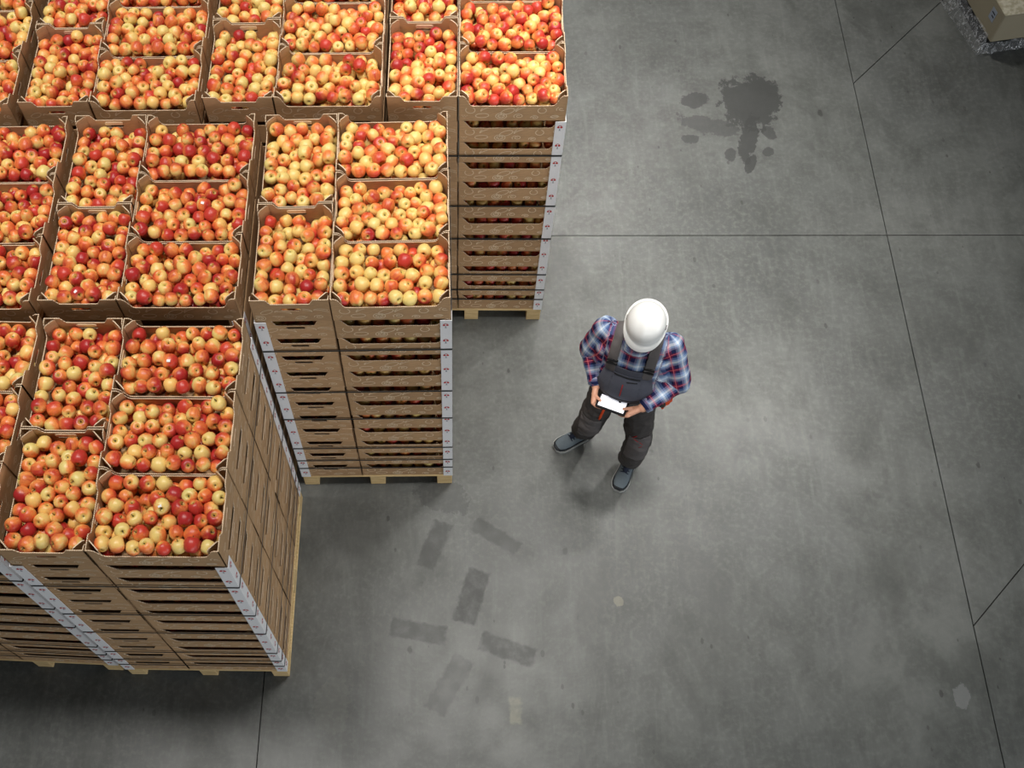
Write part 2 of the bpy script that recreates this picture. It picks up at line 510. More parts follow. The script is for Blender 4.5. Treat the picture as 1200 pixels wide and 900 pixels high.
def print_mesh():
    """fruit line drawings on the four outer faces"""
    rnd = random.Random(3)
    mb = MB()
    def circ(cx, cz, rx, rz, rot=0, a0=0, a1=360, k=14):
        out = []
        for i in range(k + 1):
            t = R(a0 + (a1 - a0) * i / k)
            x, z = rx * math.cos(t), rz * math.sin(t)
            out.append((cx + x * math.cos(rot) - z * math.sin(rot), cz + x * math.sin(rot) + z * math.cos(rot)))
        return out
    def motif(kind, cx, cz, s, rot):
        if kind == 'ring':
            return [circ(cx, cz, s, s * .8), circ(cx, cz, s * .6, s * .45)] + [[(cx + s * .2 * math.cos(a), cz + s * .16 * math.sin(a)), (cx + s * .5 * math.cos(a), cz + s * .4 * math.sin(a))] for a in (0.4, 1.7, 3.0, 4.2, 5.4)]
        if kind == 'banana':
            return [circ(cx, cz, s * 1.5, s * .9, rot, 10, 170), circ(cx, cz - s * .05, s * 1.5, s * .5, rot, 10, 170)]
        if kind == 'leaf':
            return [circ(cx, cz - s * .35, s, s * .75, rot, 30, 150, 8), circ(cx, cz + s * .35, s, s * .75, rot, 210, 330, 8), [(cx - s * .8 * math.cos(rot), cz - s * .8 * math.sin(rot)), (cx + s * .8 * math.cos(rot), cz + s * .8 * math.sin(rot))]]
        if kind == 'apple':
            return [circ(cx, cz, s * .8, s * .75, rot, 110, 430), [(cx, cz + s * .6), (cx + s * .2, cz + s * 1.05)]]
        if kind == 'melon':
            c, q = math.cos(rot), math.sin(rot)
            tr = lambda x, z: (cx + x * c - z * q, cz + x * q + z * c)
            L = [[tr(-s, s * .6), tr(s, s * .6), tr(0, -s), tr(-s, s * .6)]]
            for dx, dz in ((-.5, .35), (0, .35), (.5, .35), (-.25, 0), (.25, 0), (0, -.4)):
                x, z = tr(s * dx, s * dz)
                L.append([(x - .002, z), (x + .003, z + .002)])
            return L
        if kind == 'spiral':
            return [[(cx + s * (.15 + .06 * i) * math.cos(i * .75 + rot), cz + s * (.15 + .06 * i) * .7 * math.sin(i * .75 + rot)) for i in range(14)]]
        return [circ(cx, cz, s * 1.3, s * .6, rot)]
    kinds = ['ring', 'banana', 'leaf', 'apple', 'melon', 'spiral', 'oval']
    faces = [(CL / 2, lambda a, z: (a, -CW / 2 - 0.0009, z), 0.114, 0.065), (CL / 2, lambda a, z: (-a, CW / 2 + 0.0009, z), 0.114, 0.065),
             (CW / 2, lambda a, z: (CL / 2 + 0.0009, a, z), 0.132, 0), (CW / 2, lambda a, z: (-CL / 2 - 0.0009, -a, z), 0.132, 0)]
    for half, f, zmax, corner in faces:
        nx = int(half * 2 / 0.098)
        for i in range(nx):
            for j in range(2):
                cx = -half + (i + .5 + .25 * (j - .5)) * half * 2 / nx + rnd.uniform(-.012, .012)
                cz = 0.034 + j * 0.052 + rnd.uniform(-.01, .01)
                s = rnd.uniform(0.024, 0.034)
                for line in motif(rnd.choice(kinds), cx, cz, s, rnd.uniform(-.6, .6)):
                    run = []
                    for p in line + [None]:
                        ok = p is not None and abs(p[0]) < half - .006 and 0.008 < p[1] < zmax - .004 and not (abs(p[0]) < .056 and .096 < p[1] < .126 and corner == 0)
                        if ok:
                            run.append(p)
                        else:
                            mb.ribbon(run, .0046 if corner else .0036, f); run = []
    return mb.mesh('fruit_drawings', M['ink'])

ME_TOP, ME_LOW, ME_PRINT = crate_mesh(True), crate_mesh(False), print_mesh()
def flap_mesh(s):
    mb = MB()
    x1, x0 = CL / 2 - CT - .0006, CL / 2 - CT - .0045
    prof = [(-.048, .124), (.048, .124), (.050, .140), (.042, .147), (-.042, .147), (-.050, .140)]
    mb.prism(prof, .0038, lambda a, d, z: (s * (x1 - d), s * a, z), 0)
    return mb.mesh('hand_hole_flap', M['flap'])
M['flap'] = plain('pale_board', srgb(232, 206, 172), 0.85, 0.1, 0.06)
ME_FLAP = [flap_mesh(1), flap_mesh(-1)]
ME_POST = {(sx, sy): post_mesh(sx, sy, True) for sx in (1, -1) for sy in (1, -1)}
def crate_matrix(p, slot, layer):
    dx, dy, turned = SLOTS[slot]
    j = Matrix.Translation((dx + random.uniform(-.0015, .0015), dy + random.uniform(-.0015, .0015), DECK + layer * PITCH + 0.0006))
    return SM[p] @ j @ Matrix.Rotation((math.pi / 2 if turned else 0) + R(random.uniform(-.2, .2)), 4, 'Z')

CMAT = {}
def add_crate(p, slot, layer):
    phrase = STACKS[p][3]
    top = layer == NL - 1
    cmat = crate_matrix(p, slot, layer)
    root = link('fruit_crate', ME_TOP if top else ME_LOW, None, cmat)
    CMAT[root.name] = cmat
    if top:
        lab = f'open apple crate, {slot}, topmost on {phrase}'
    else:
        lab = f'apple crate, {slot}, {ORD[NL - layer]} layer down in {phrase}'
    tag(root, lab, 'crate', 'cardboard apple crates on the pallets')
    link('fruit_drawings', ME_PRINT, root)['kind'] = 'stuff'
    if top:
        for k in ME_POST:
            link('corner_post', ME_POST[k], root)
        for m_ in ME_FLAP:
            link('hand_hole_flap', m_, root)
    return root

TOPS, BUILT = {}, set()
for p in STACKS:
    slots = ['front right', 'middle right', 'rear right'] + ([] if p in ('P4', 'P6', 'P9') else ['front left', 'rear left'])
    for s in slots:
        TOPS[(p, s)] = add_crate(p, s, NL - 1); BUILT.add((p, s, NL - 1))
for p, slots in (('P1', ('front right', 'front left')), ('P2', ('front right', 'front left')),
                 ('P3', ('front right', 'middle right', 'rear right', 'front left')), ('P4', ('front right', 'front left'))):
    for s in slots:
        for k in range(NL - 1):
            add_crate(p, s, k); BUILT.add((p, s, k))
if ('P4', 'front left', NL - 1) not in BUILT:
    TOPS[('P4', 'front left')] = add_crate('P4', 'front left', NL - 1); BUILT.add(('P4', 'front left', NL - 1))

# crates and pallets inside the block of stacks, of which nothing shows, as one mass
def pallet_parts():
    q = []
    for i in range(7):
        y0 = i * (1.2 - 0.1) / 6
        q.append(('deck_board', (-1.0, 0, y0, y0 + 0.1, 0.122, 0.1438)))
    for x in (-1.0, -0.55, -0.1):
        q.append(('stringer_board', (x, x + 0.1, 0, 1.2, 0.100, 0.1218)))
        q.append(('bottom_board', (x, x + 0.1, 0, 1.2, 0.0005, 0.022)))
        for y in (0.0, 0.5275, 1.055):
            q.append(('block', (x, x + 0.1, y + 0.0, y + 0.145, 0.0222, 0.0998)))
    return q
mass = MB()
for p in STACKS:
    for s, (dx, dy, turned) in SLOTS.items():
        for k in range(NL):
            if (p, s, k) in BUILT or (k == NL - 1):
                continue
            mm = SM[p] @ Matrix.Translation((dx, dy, DECK + k * PITCH + .0006)) @ Matrix.Rotation(math.pi / 2 if turned else 0, 4, 'Z')
            t = MB()
            a, b, hh = CL / 2, CW / 2, PITCH - .002
            t.box(-a, a, -b, b, 0, .004)
            for sy in (-1, 1):
                y0, y1 = sorted((sy * b, sy * (b - CT)))
                t.box(-a, a, y0, y1, 0.004, .118)
                for sx in (-1, 1):
                    x0, x1 = sorted((sx * a, sx * (a - .07)))
                    t.box(x0, x1, y0, y1, .118, hh)
            for sx in (-1, 1):
                x0, x1 = sorted((sx * a, sx * (a - CT)))
                t.box(x0, x1, -b + CT, b - CT, .004, hh - .034)
            mass.add([mm @ Vector(v) for v in t.v], t.f, 0)
    if p not in ('P1', 'P2', 'P3', 'P4'):
        for nm, bb in pallet_parts():
            t = MB(); t.box(*bb)
            mass.add([SM[p] @ Vector(v) for v in t.v], t.f, 1)
tag(link('inner_crates', mass.mesh('inner_crates', [M['card'], M['wood']])), 'brown apple crates hidden inside the block of stacks', 'crates', None, 'stuff')

# ------------------------------------------------------------------ pallets
def bevel_box(bb, r=0.003):
    bm = bmesh.new()
    t = MB(); t.box(*bb)
    vs_ = [bm.verts.new(v) for v in t.v]
    for f in t.f:
        bm.faces.new([vs_[i] for i in f])
    bmesh.ops.bevel(bm, geom=bm.edges[:], offset=r, segments=1, affect='EDGES')
    me = bpy.data.meshes.new('board')
    bm.to_mesh(me); bm.free()
    me.materials.append(M['wood'])
    return me
proto = [(nm, bevel_box(bb)) for nm, bb in pallet_parts()]
for p in ('P1', 'P2', 'P3', 'P4'):
    root = empty('wooden_pallet', SM[p])
    tag(root, f'pale pine pallet under {STACKS[p][3]}', 'pallet', 'wooden pallets')
    for nm, me in proto:
        link(nm, me, root)

# ------------------------------------------------------------------ corner strips and straps
ZT = DECK + (NL - 1) * PITCH - 0.004
def strip_mesh(sx, sy):
    mb = MB()
    fl_, t = 0.056, 0.003
    # corner at the origin, flanges run to -sx*x and -sy*y
    x0, x1 = sorted((sx * .0015, -sx * fl_)); 
    y0, y1 = sorted((sy * .0015, sy * (.0015 + t)))
    mb.box(x0, x1 if sx < 0 else x1, y0, y1, 0.146, ZT)
    x0, x1 = sorted((sx * .0015, sx * (.0015 + t)))
    y0, y1 = sorted((sy * (.0015 + t), -sy * fl_))
    mb.box(x0, x1, y0, y1, 0.146, ZT)
    mk = MB()
    z = ZT - 0.045
    while z > 0.19:
        for face in (0, 1):
            c = -0.028
            if face == 0:
                f = lambda a, zz: (sx * (c + a), sy * (.0015 + t + .0008), zz)
            else:
                f = lambda a, zz: (sx * (.0015 + t + .0008), sy * (c + a), zz)
            for dx in (-.0085, .0085):
                mk.add([f(dx + .0075 * math.cos(k * math.pi / 4), z + .0075 * math.sin(k * math.pi / 4)) for k in range(8)], [tuple(range(8))], 0)
            mk.ribbon([(-.011, z + .009), (0, z + .016), (.011, z + .009)], .004, f, 0)
            mk.ribbon([(0, z - .010), (0, z - .026)], .004, f, 1)
            mk.ribbon([(-.006, z - .027), (.006, z - .027)], .003, f, 1)
        z -= 0.158
    return mb.mesh('corner_strip', M['white']), mk.mesh('printed_marks', [M['red_ink'], M['blue_ink']])
ME_STRIP = {(sx, sy): strip_mesh(sx, sy) for sx in (1, -1) for sy in (1, -1)}
CORN = {'front right': (1, -1, 0, 0), 'front left': (-1, -1, -1, 0), 'rear right': (1, 1, 0, 1.2), 'rear left': (-1, 1, -1, 1.2)}
for p, cs in (('P1', ('front right', 'rear right')), ('P2', ('front left', 'front right')), ('P3', ('front left', 'front right', 'rear right')),
              ('P4', ('front right',)), ('P5', ('front right',))):
    for c in cs:
        sx, sy, dx, dy = CORN[c]
        o = link('corner_strip', ME_STRIP[(sx, sy)][0], None, SM[p] @ Matrix.Translation((dx, dy, 0)))
        tag(o, f'white red-marked corner strip, {c} edge of {STACKS[p][3]}', 'corner strip', 'white corner strips on the stacks')
        link('printed_marks', ME_STRIP[(sx, sy)][1], o)['kind'] = 'stuff'

def strap_mesh():
    mb = MB()
    def loop(o, k=4):
        pts = []
        for cx, cy, a in ((0, 0, -90), (0, 1.2, 0), (-1, 1.2, 90), (-1, 0, 180)):
            for i in range(k + 1):
                t = R(a + 90 * i / k)
                pts.append((cx + o * math.cos(t), cy + o * math.sin(t)))
        return pts
    A, B = loop(.0062), loop(.0078)
    n = len(A)
    v = [(x, y, z) for ring in (A, B) for z in (-.0065, .0065) for x, y in ring]
    f = []
    for i in range(n):
        j = (i + 1) % n
        f += [(2 * n + i, 2 * n + j, 3 * n + j, 3 * n + i), (i, n + i, n + j, j), (n + i, 3 * n + i, 3 * n + j, n + j), (i, j, 2 * n + j, 2 * n + i)]
    mb.add(v, f)
    return mb.mesh('packing_strap', M['strap'])
ME_STRAP = strap_mesh()
for p in ('P1', 'P2', 'P3', 'P4'):
    for i, z in enumerate((1.864, 1.38, 1.028, 0.604, 0.416, 0.288)):
        o = link('packing_strap', ME_STRAP, None, SM[p] @ Matrix.Translation((0, 0, z + random.uniform(-.004, .004))))
        tag(o, f'dark packing strap around {STACKS[p][3]}, {ORD[i + 1]} from its top', 'strap', 'packing straps around the stacks')

# ------------------------------------------------------------------ apples
NV = 28
SEG = 14
def apple_variant(rnd):
    r = random.Random(rnd)
    squat = r.uniform(0.84, 0.95)
    lob = r.uniform(0.0, 0.035)
    prof = [(0.0, -0.66), (0.13, -0.72), (0.30, -0.83), (0.52, -0.86), (0.78, -0.62), (0.95, -0.22), (1.0, 0.16), (0.93, 0.52),
            (0.72, 0.80), (0.44, 0.90), (0.24, 0.82), (0.10, 0.62), (0.0, 0.52)]
    mb = MB()
    mb.lathe([(a, b) for a, b in prof], SEG)
    v = np.array(mb.v)
    ang = np.arctan2(v[:, 1], v[:, 0])
    k = 1 + lob * np.cos(5 * ang + r.uniform(0, 6)) * (v[:, 2] < 0) + r.uniform(0, .04) * np.cos(ang + r.uniform(0, 6)) 
    v[:, 0] *= k; v[:, 1] *= k
    v[:, 2] *= squat / 0.9 * (1 + r.uniform(-.05, .05) * np.cos(ang))
    return v, mb.f
VARS = [apple_variant(100 + i) for i in range(NV)]
AR = [min(1.0, max(0.0, (i + .5) / NV)) for i in range(NV)]
random.Random(5).shuffle(AR)
ME_APPLE = []
for (v, f), rn in zip(VARS, AR):
    me = bpy.data.meshes.new('apple')
    me.from_pydata([tuple(x) for x in v], [], f)
    me.polygons.foreach_set('use_smooth', [True] * len(me.polygons))
    a = me.attributes.new('aco', 'FLOAT_VECTOR', 'POINT'); a.data.foreach_set('vector', v.astype(np.float32).ravel())
    a = me.attributes.new('arnd', 'FLOAT', 'POINT'); a.data.foreach_set('value', [rn] * len(v))
    me.materials.append(M['apple'])
    me.update()
    ME_APPLE.append(me)
sm = MB(); sm.tube([(0, 0, .5), (.02, 0, .75), (.07, .02, 1.0), (.11, .03, 1.08)], [.05, .042, .045, .06], 5)
ME_STEM = sm.mesh('stem', M['stem'], True)

def pack(seed, back, hx=CL / 2 - CT - .001, hy=CW / 2 - CT - .001):
    """two loose layers of spheres pushed apart until they fit the crate"""
    g = np.random.default_rng(seed)
    jit = g.uniform(.004, .016)
    top, low = [], []
    tw = g.uniform(-.25, .25)
    for layer, z0 in ((0, .060), (1, .117)):
        nrow = (6 if seed % 3 else 5) if layer else 6
        for k in range(nrow):
            m = (7 if layer else 8) + ((k + layer) % 2) * (1 if layer else 0)
            for i in range(m):
                if g.uniform() < (.05 if layer else .02): continue
                x = (i + .5) / m * 2 * hx - hx + g.normal(0, jit)
                y = (k + .5) / nrow * 2 * hy - hy + g.normal(0, jit) + tw * .03 * math.sin(x * 6)
                u = x / hx if back == 'x' else y / hy
                if u > g.uniform(.80, 1.05) and layer: continue
                (top if layer else low).append((x, y, z0 - .014 * u * (layer + .3) + g.normal(0, .010 if layer else .006)))
    P = np.array(low + top); n = len(P)
    rr = g.uniform(.0338, .0404, n)
    zt = P[:, 2].copy()
    for it in range(90):
        d = P[:, None] - P[None]
        l = np.sqrt((d ** 2).sum(2)) + np.eye(n)
        ov = np.maximum(rr[:, None] + rr[None] - .0015 - l, 0) * (1 - np.eye(n))
        P = P + (d / l[..., None] * (ov * .35)[..., None]).sum(1)
        P[:, 2] += (zt - P[:, 2]) * .03
        P[:, 0] = np.clip(P[:, 0], -hx + rr, hx - rr); P[:, 1] = np.clip(P[:, 1], -hy + rr, hy - rr)
        c = np.abs(P[:, 0]) + np.abs(P[:, 1]) - (hx + hy - .046 - 1.35 * rr)
        k = np.maximum(c, 0) * .5
        P[:, 0] -= np.sign(P[:, 0]) * k; P[:, 1] -= np.sign(P[:, 1]) * k
        P[:, 2] = np.maximum(P[:, 2], .005 + rr)
    keep = []
    for i in range(n):
        dx = np.hypot(P[:, 0] - P[i, 0], P[:, 1] - P[i, 1])
        over = ((P[:, 2] > P[i, 2] + .02) & (dx < .28 * rr[i])).sum()
        if over == 0: keep.append(i)
    return P[keep], rr[keep]
PACKS = {0: [pack(40 + i, 'y') for i in range(9)], 1: [pack(80 + i, 'x') for i in range(7)]}

def redness_bias(p):
    return {'P1': .50, 'P2': .27, 'P3': .53, 'P4': .56, 'P5': .58, 'P6': .68, 'P7': .36, 'P8': .50, 'P9': .50}[p]
AR_SORT = sorted(range(NV), key=lambda i: AR[i])
def pick(bias):
    t = min(.999, max(0, random.gauss(bias, .29)))
    return AR_SORT[int(t * NV)]
def rand_rot():
    # most fruit lie with an end turned up, tilted at random
    tilt = Euler((random.gauss(0, .75), random.gauss(0, .75), 0)).to_matrix()
    return tilt @ Matrix.Rotation(math.pi * random.randint(0, 1), 3, 'X') @ Matrix.Rotation(random.uniform(0, 6.28), 3, 'Z')

BULK = []   # (variant, 4x4 matrix) joined into one mass
CH = {'front right': 'front right crate', 'middle right': 'middle right crate', 'rear right': 'rear right crate', 'front left': 'front left crate', 'rear left': 'rear left crate'}
def colour_word(rn):
    return 'yellow' if rn < .2 else 'orange-yellow' if rn < .42 else 'orange-red' if rn < .7 else 'red'
def sticker_mesh():
    mb = MB()
    a = .21
    mb.add([(-a, -a * .75, .985), (a, -a * .75, .985), (a, a * .75, .985), (-a, a * .75, .985), (-a, -a * .75, 1.03), (a, -a * .75, 1.03), (a, a * .75, 1.03), (-a, a * .75, 1.03)],
           [(3, 2, 1, 0), (4, 5, 6, 7), (0, 1, 5, 4), (1, 2, 6, 5), (2, 3, 7, 6), (3, 0, 4, 7)])
    return mb.mesh('sticker', M['sticker'])
ME_STICKER = sticker_mesh()
STICK = [('P3', 'front right', (-1.581, -.289)), ('P3', 'rear right', (-1.404, .448)), ('P5', 'middle right', (-1.471, 1.41)), ('P5', 'front left', (-2.068, .904))]
n_single = 0
def single_apple(vi, mat, label):
    o = link('apple', ME_APPLE[vi], None, mat)
    tag(o, label, 'apple', 'apples heaped in the crates')
    link('stem', ME_STEM, o)
    return o
for ti, ((p, s), crate) in enumerate(TOPS.items()):
    turned = SLOTS[s][2]
    bank = PACKS[turned]
    P, rr = bank[ti % len(bank)]
    if p == 'P3':
        P, rr = bank[{'front right': 0, 'middle right': 1, 'rear right': 2, 'front left': 0, 'rear left': 1}[s]]
    cm = CMAT[crate.name]
    dropz = random.uniform(-.012, .004)
    items = []
    for q, r in zip(P, rr):
        c = cm @ Vector((q[0], q[1], q[2] + (0 if p == 'P3' else dropz)))
        vi = pick(redness_bias(p))
        items.append([vi, Matrix.Translation(c) @ rand_rot().to_4x4() @ Matrix.Diagonal((r, r, r, 1)), c])
    stick = [xy for a, b, xy in STICK if (a, b) == (p, s)]
    chosen = None
    if stick:
        chosen = min(range(len(items)), key=lambda i: (items[i][2].x - stick[0][0]) ** 2 + (items[i][2].y - stick[0][1]) ** 2 - 30 * max(0, items[i][2].z - 2.27) ** 2)
    single = set()
    if p == 'P3':
        order = sorted(range(len(items)), key=lambda i: -items[i][2].z)
        single = set(order[:59])
    if chosen is not None:
        single.add(chosen)
    rows = {}
    if len(single) > 1:
        inv = cm.inverted() if not SLOTS[s][2] else (cm @ Matrix.Rotation(-math.pi / 2, 4, 'Z')).inverted()
        loc = {i: inv @ items[i][2] for i in single}
        per = 8 if not SLOTS[s][2] else 6
        by = sorted(single, key=lambda i: loc[i].y)
        nrow = math.ceil(len(by) / per)
        for k in range(nrow):
            line = sorted(by[k * len(by) // nrow:(k + 1) * len(by) // nrow], key=lambda i: loc[i].x)
            for j, i in enumerate(line):
                rows[i] = (k + 1, j + 1)
    for i, (vi, mat, c) in enumerate(items):
        if i not in single:
            BULK.append((vi, mat)); continue
        cw = colour_word(AR[vi])
        if i == chosen:
            lab = f'apple with a white sticker, {CH[s]} on {STACKS[p][3]}'
        else:
            k, j = rows[i]
            lab = f'{cw} apple, {ORD[j]} from left, {ORD[k]} row from front, {CH[s]}, front-row aisle stack'
        o = single_apple(vi, mat, lab)
        n_single += 1
        if i == chosen:
            up = Vector((.05, -.35, .93)).normalized()
            lq = (mat.to_3x3().inverted() @ up).normalized().to_track_quat('Z', 'Y').to_matrix().to_4x4()
            link('sticker', ME_STICKER, o, lq)
# fruit that shows through the gaps of the lower crates
for p, s, ks in (('P1', 'front right', range(11)), ('P2', 'front right', range(11)), ('P3', 'front right', range(11)), ('P4', 'front right', range(11))):
    dx, dy, turned = SLOTS[s]
    for k in ks:
        for row in range(2):
            for i in range(7):
                r = random.uniform(.0335, .0395)
                x = -CL / 2 + .05 + (i + .5 * (row) + random.uniform(-.12, .12)) * .0765 + .02
                if x > CL / 2 - .05: continue
                z = DECK + k * PITCH + .088 + random.uniform(-.020, .016)
                c = SM[p] @ Vector((dx + x, dy - CW / 2 + .058 + .068 * row, z))
                BULK.append((pick(redness_bias(p)), Matrix.Translation(c) @ rand_rot().to_4x4() @ Matrix.Diagonal((r, r, r, 1))))
for p, s in (('P1', 'front left'), ('P2', 'front left'), ('P3', 'front left'), ('P3', 'middle right'), ('P3', 'rear right'), ('P3', 'front right')):
    dx, dy, turned = SLOTS[s]
    for k in range(11):
        for i in range(4):
            r = random.uniform(.033, .039)
            a = -.12 + i * .08 + random.uniform(-.01, .01)
            z = DECK + k * PITCH + .066 + random.uniform(-.02, .02)
            loc = Vector((dx + a, dy - CL / 2 + .085, z)) if turned else Vector((dx + CL / 2 - .085, dy + a, z))
            if s == 'front right' and a < -.1: continue
            BULK.append((pick(redness_bias(p)), Matrix.Translation(SM[p] @ loc) @ rand_rot().to_4x4() @ Matrix.Diagonal((r, r, r, 1))))

def bulk_mesh(items):
    V, A, RN, LI, LT = [], [], [], [], []
    off = 0
    cache = [(v, np.array([i for f in fs for i in f]), np.array([len(f) for f in fs])) for v, fs in VARS]
    for vi, m in items:
        v, li, lt = cache[vi]
        mm = np.array(m)
        V.append(v @ mm[:3, :3].T + mm[:3, 3]); A.append(v); RN.append(np.full(len(v), AR[vi]))
        LI.append(li + off); LT.append(lt); off += len(v)
    V, A, RN, LI, LT = map(np.concatenate, (V, A, RN, LI, LT))
    me = bpy.data.meshes.new('apple_heap')
    me.vertices.add(len(V)); me.vertices.foreach_set('co', V.astype(np.float32).ravel())
    me.loops.add(len(LI)); me.loops.foreach_set('vertex_index', LI.astype(np.int32))
    me.polygons.add(len(LT))
    me.polygons.foreach_set('loop_start', np.concatenate([[0], np.cumsum(LT)[:-1]]).astype(np.int32))
    me.polygons.foreach_set('use_smooth', np.ones(len(LT), bool))
    a = me.attributes.new('aco', 'FLOAT_VECTOR', 'POINT'); a.data.foreach_set('vector', A.astype(np.float32).ravel())
    a = me.attributes.new('arnd', 'FLOAT', 'POINT'); a.data.foreach_set('value', RN.astype(np.float32))
    me.materials.append(M['apple'])
    me.update(calc_edges=True)
    return me
tag(link('apple_heap', bulk_mesh(BULK)), 'red and yellow apples filling the crates behind and below the front-row ones', 'apples', None, 'stuff')
print('APPLES single', n_single, 'bulk', len(BULK), [len(q[1]) for b_ in PACKS.values() for q in b_])

# ------------------------------------------------------------------ worker
M['skin'] = plain('skin', srgb(206, 152, 126), 0.5, 0.4, 0.08, 60)
M['hair'] = plain('hair_brown', srgb(70, 52, 40), 0.7, 0.3)
M['hat'] = plain('white_shell', srgb(236, 236, 234), 0.3, 0.5, 0.01)
M['charcoal'] = plain('charcoal_twill', srgb(70, 67, 66), 0.85, 0.2, 0.14, 160, 0.15)
M['slate'] = plain('slate_twill', srgb(78, 80, 90), 0.85, 0.2, 0.12, 160, 0.15)
M['patch'] = plain('grey_twill', srgb(94, 90, 90), 0.85, 0.2, 0.12, 160, 0.15)
M['black'] = plain('black_trim', srgb(24, 24, 26), 0.6, 0.3)
M['orange'] = plain('orange_trim', srgb(214, 76, 34), 0.6, 0.3)
M['redtrim'] = plain('red_piping', srgb(150, 44, 46), 0.7, 0.2)
M['shoe'] = plain('grey_suede', srgb(100, 110, 117), 0.8, 0.2, 0.12, 90)
M['rubber'] = plain('black_rubber', srgb(30, 34, 38), 0.6, 0.3)
M['sole'] = plain('pale_sole', srgb(150, 152, 150), 0.7, 0.2)
M['lace'] = plain('navy_lace', srgb(40, 46, 62), 0.8, 0.2)

def m_plaid():
    n = NT('plaid_flannel', 0.9, 0.1)
    co = n.attr('plaid').outputs['Vector']
    s = n.n('SeparateXYZ'); n.put(s.inputs[0], co)
    navy, blue, pale, white, wine, grey = srgb(30, 36, 72), srgb(84, 106, 150), srgb(150, 172, 200), srgb(214, 222, 230), srgb(110, 30, 58), srgb(120, 120, 150)
    st = [(0.0, navy), (0.20, wine), (0.40, navy), (0.50, blue), (0.62, pale), (0.72, white), (0.82, pale), (0.90, grey)]
    def warp(v, per):
        f = n.math('FRACT', n.math('ADD', n.math('DIVIDE', v, per), 10.13))
        return n.ramp(f, st, 'CONSTANT'), f
    a, fa = warp(s.outputs[0], 0.118)
    b, fb = warp(s.outputs[1], 0.118)
    c = n.mix(0.5, a, b)
    for f in (fa, fb):
        d = n.math('ABSOLUTE', n.math('SUBTRACT', f, 0.30))
        c = n.mix(n.math('MULTIPLY', n.math('LESS_THAN', d, 0.018), 0.6), c, srgb(214, 108, 112))
    hv = n.n('HueSaturation'); n.put(hv.inputs['Color'], c); hv.inputs['Saturation'].default_value = 1.0
    return n.color(hv.outputs[0])
M['plaid'] = m_plaid()

BASE = Vector((0.87, 0.95, 0))
FW = Vector((-0.31, -0.95, 0)).normalized()
RT = Vector((FW.y, -FW.x, 0))            # his right-hand side
UP = Vector((0, 0, 1))
PV = Vector((0.895, 1.005, 0.95))
BODYM = Matrix((RT, FW, UP)).transposed()
def bp(r, f, z):
    return PV + RT * r + FW * f + Vector((0, 0, z - PV.z))
SH = {1: Vector((0.735, 1.135, 1.39)), -1: Vector((1.100, 1.030, 1.39))}
EL = {1: Vector((0.672, 1.135, 1.15)), -1: Vector((1.178, 0.918, 1.14))}
WR = {1: Vector((0.700, 0.935, 1.055)), -1: Vector((0.965, 0.785, 1.06))}
HP = {1: bp(.095, 0, .90), -1: bp(-.095, 0, .90)}
KN = {1: Vector((0.735, 0.975, 0.50)), -1: Vector((1.03, 0.835, 0.50))}
AN = {1: Vector((0.722, 1.085, 0.10)), -1: Vector((1.030, 0.870, 0.10))}
TOE = {1: Vector((-0.88, -0.47, 0)).normalized(), -1: Vector((-0.42, -0.91, 0)).normalized()}
NECK = bp(0, -.005, 1.49)
HC = Vector((0.917, 1.022, 1.632))
hup = (UP * math.cos(R(26)) + FW * math.sin(R(26))).normalized()
hfw = (FW * math.cos(R(26)) - UP * math.sin(R(26))).normalized()
HEADM = Matrix((RT, hfw, hup)).transposed()

def capsule(mb, a, b, ra, rb, seg=16):
    a, b = Vector(a), Vector(b)
    L = (b - a).length
    q = (b - a).to_track_quat('Z', 'Y').to_matrix().to_4x4()
    prof = [(ra * math.sin(t), -ra * math.cos(t)) for t in [i * math.pi / 10 for i in range(6)]]
    prof[0] = (0, -ra)
    top = [(rb * math.cos(t), L + rb * math.sin(t)) for t in [i * math.pi / 10 for i in range(6)]]
    top[-1] = (0, L + rb)
    mb.lathe(prof + top, seg, Matrix.Translation(a) @ q)
def ellipsoid(mb, c, rad, rot=None, seg=20):
    m = Matrix.Translation(Vector(c)) @ (rot or BODYM).to_4x4() @ Matrix.Diagonal((*rad, 1))
    mb.lathe([(math.sin(i * math.pi / 12) if 0 < i < 12 else 0, -math.cos(i * math.pi / 12)) for i in range(13)], seg, m)
def remesh(mb, voxel, smooth=4, fac=0.5):
    me = mb.mesh('tmp', [])
    o = bpy.data.objects.new('tmp', me)
    COL.objects.link(o)
    r = o.modifiers.new('r', 'REMESH'); r.mode = 'VOXEL'; r.voxel_size = voxel; r.use_smooth_shade = True
    s = o.modifiers.new('s', 'SMOOTH'); s.iterations = smooth; s.factor = fac
    dg = bpy.context.evaluated_depsgraph_get()
    out = bpy.data.meshes.new_from_object(o.evaluated_get(dg))
    bpy.data.objects.remove(o); bpy.data.meshes.remove(me)
    return out
def fold(me, amp, freq, squash=(1, 1, 1), seed=0.0):
    n = [v.normal.copy() for v in me.vertices]
    for v, q in zip(me.vertices, n):
        p = Vector((v.co.x * squash[0], v.co.y * squash[1], v.co.z * squash[2])) * freq + Vector((seed, seed, seed))
        v.co += q * amp * (noise.noise(p) + .5 * noise.noise(p * 2.1))
    me.update()
def wear(name, me, mat, parent, smooth=True):
    """world-space mesh -> part of the worker"""
    me.transform(Matrix.Translation(-BASE))
    me.materials.clear(); me.materials.append(mat)
    me.polygons.foreach_set('use_smooth', [smooth] * len(me.polygons))
    me.name = name
    me.update()
    return link(name, me, parent)
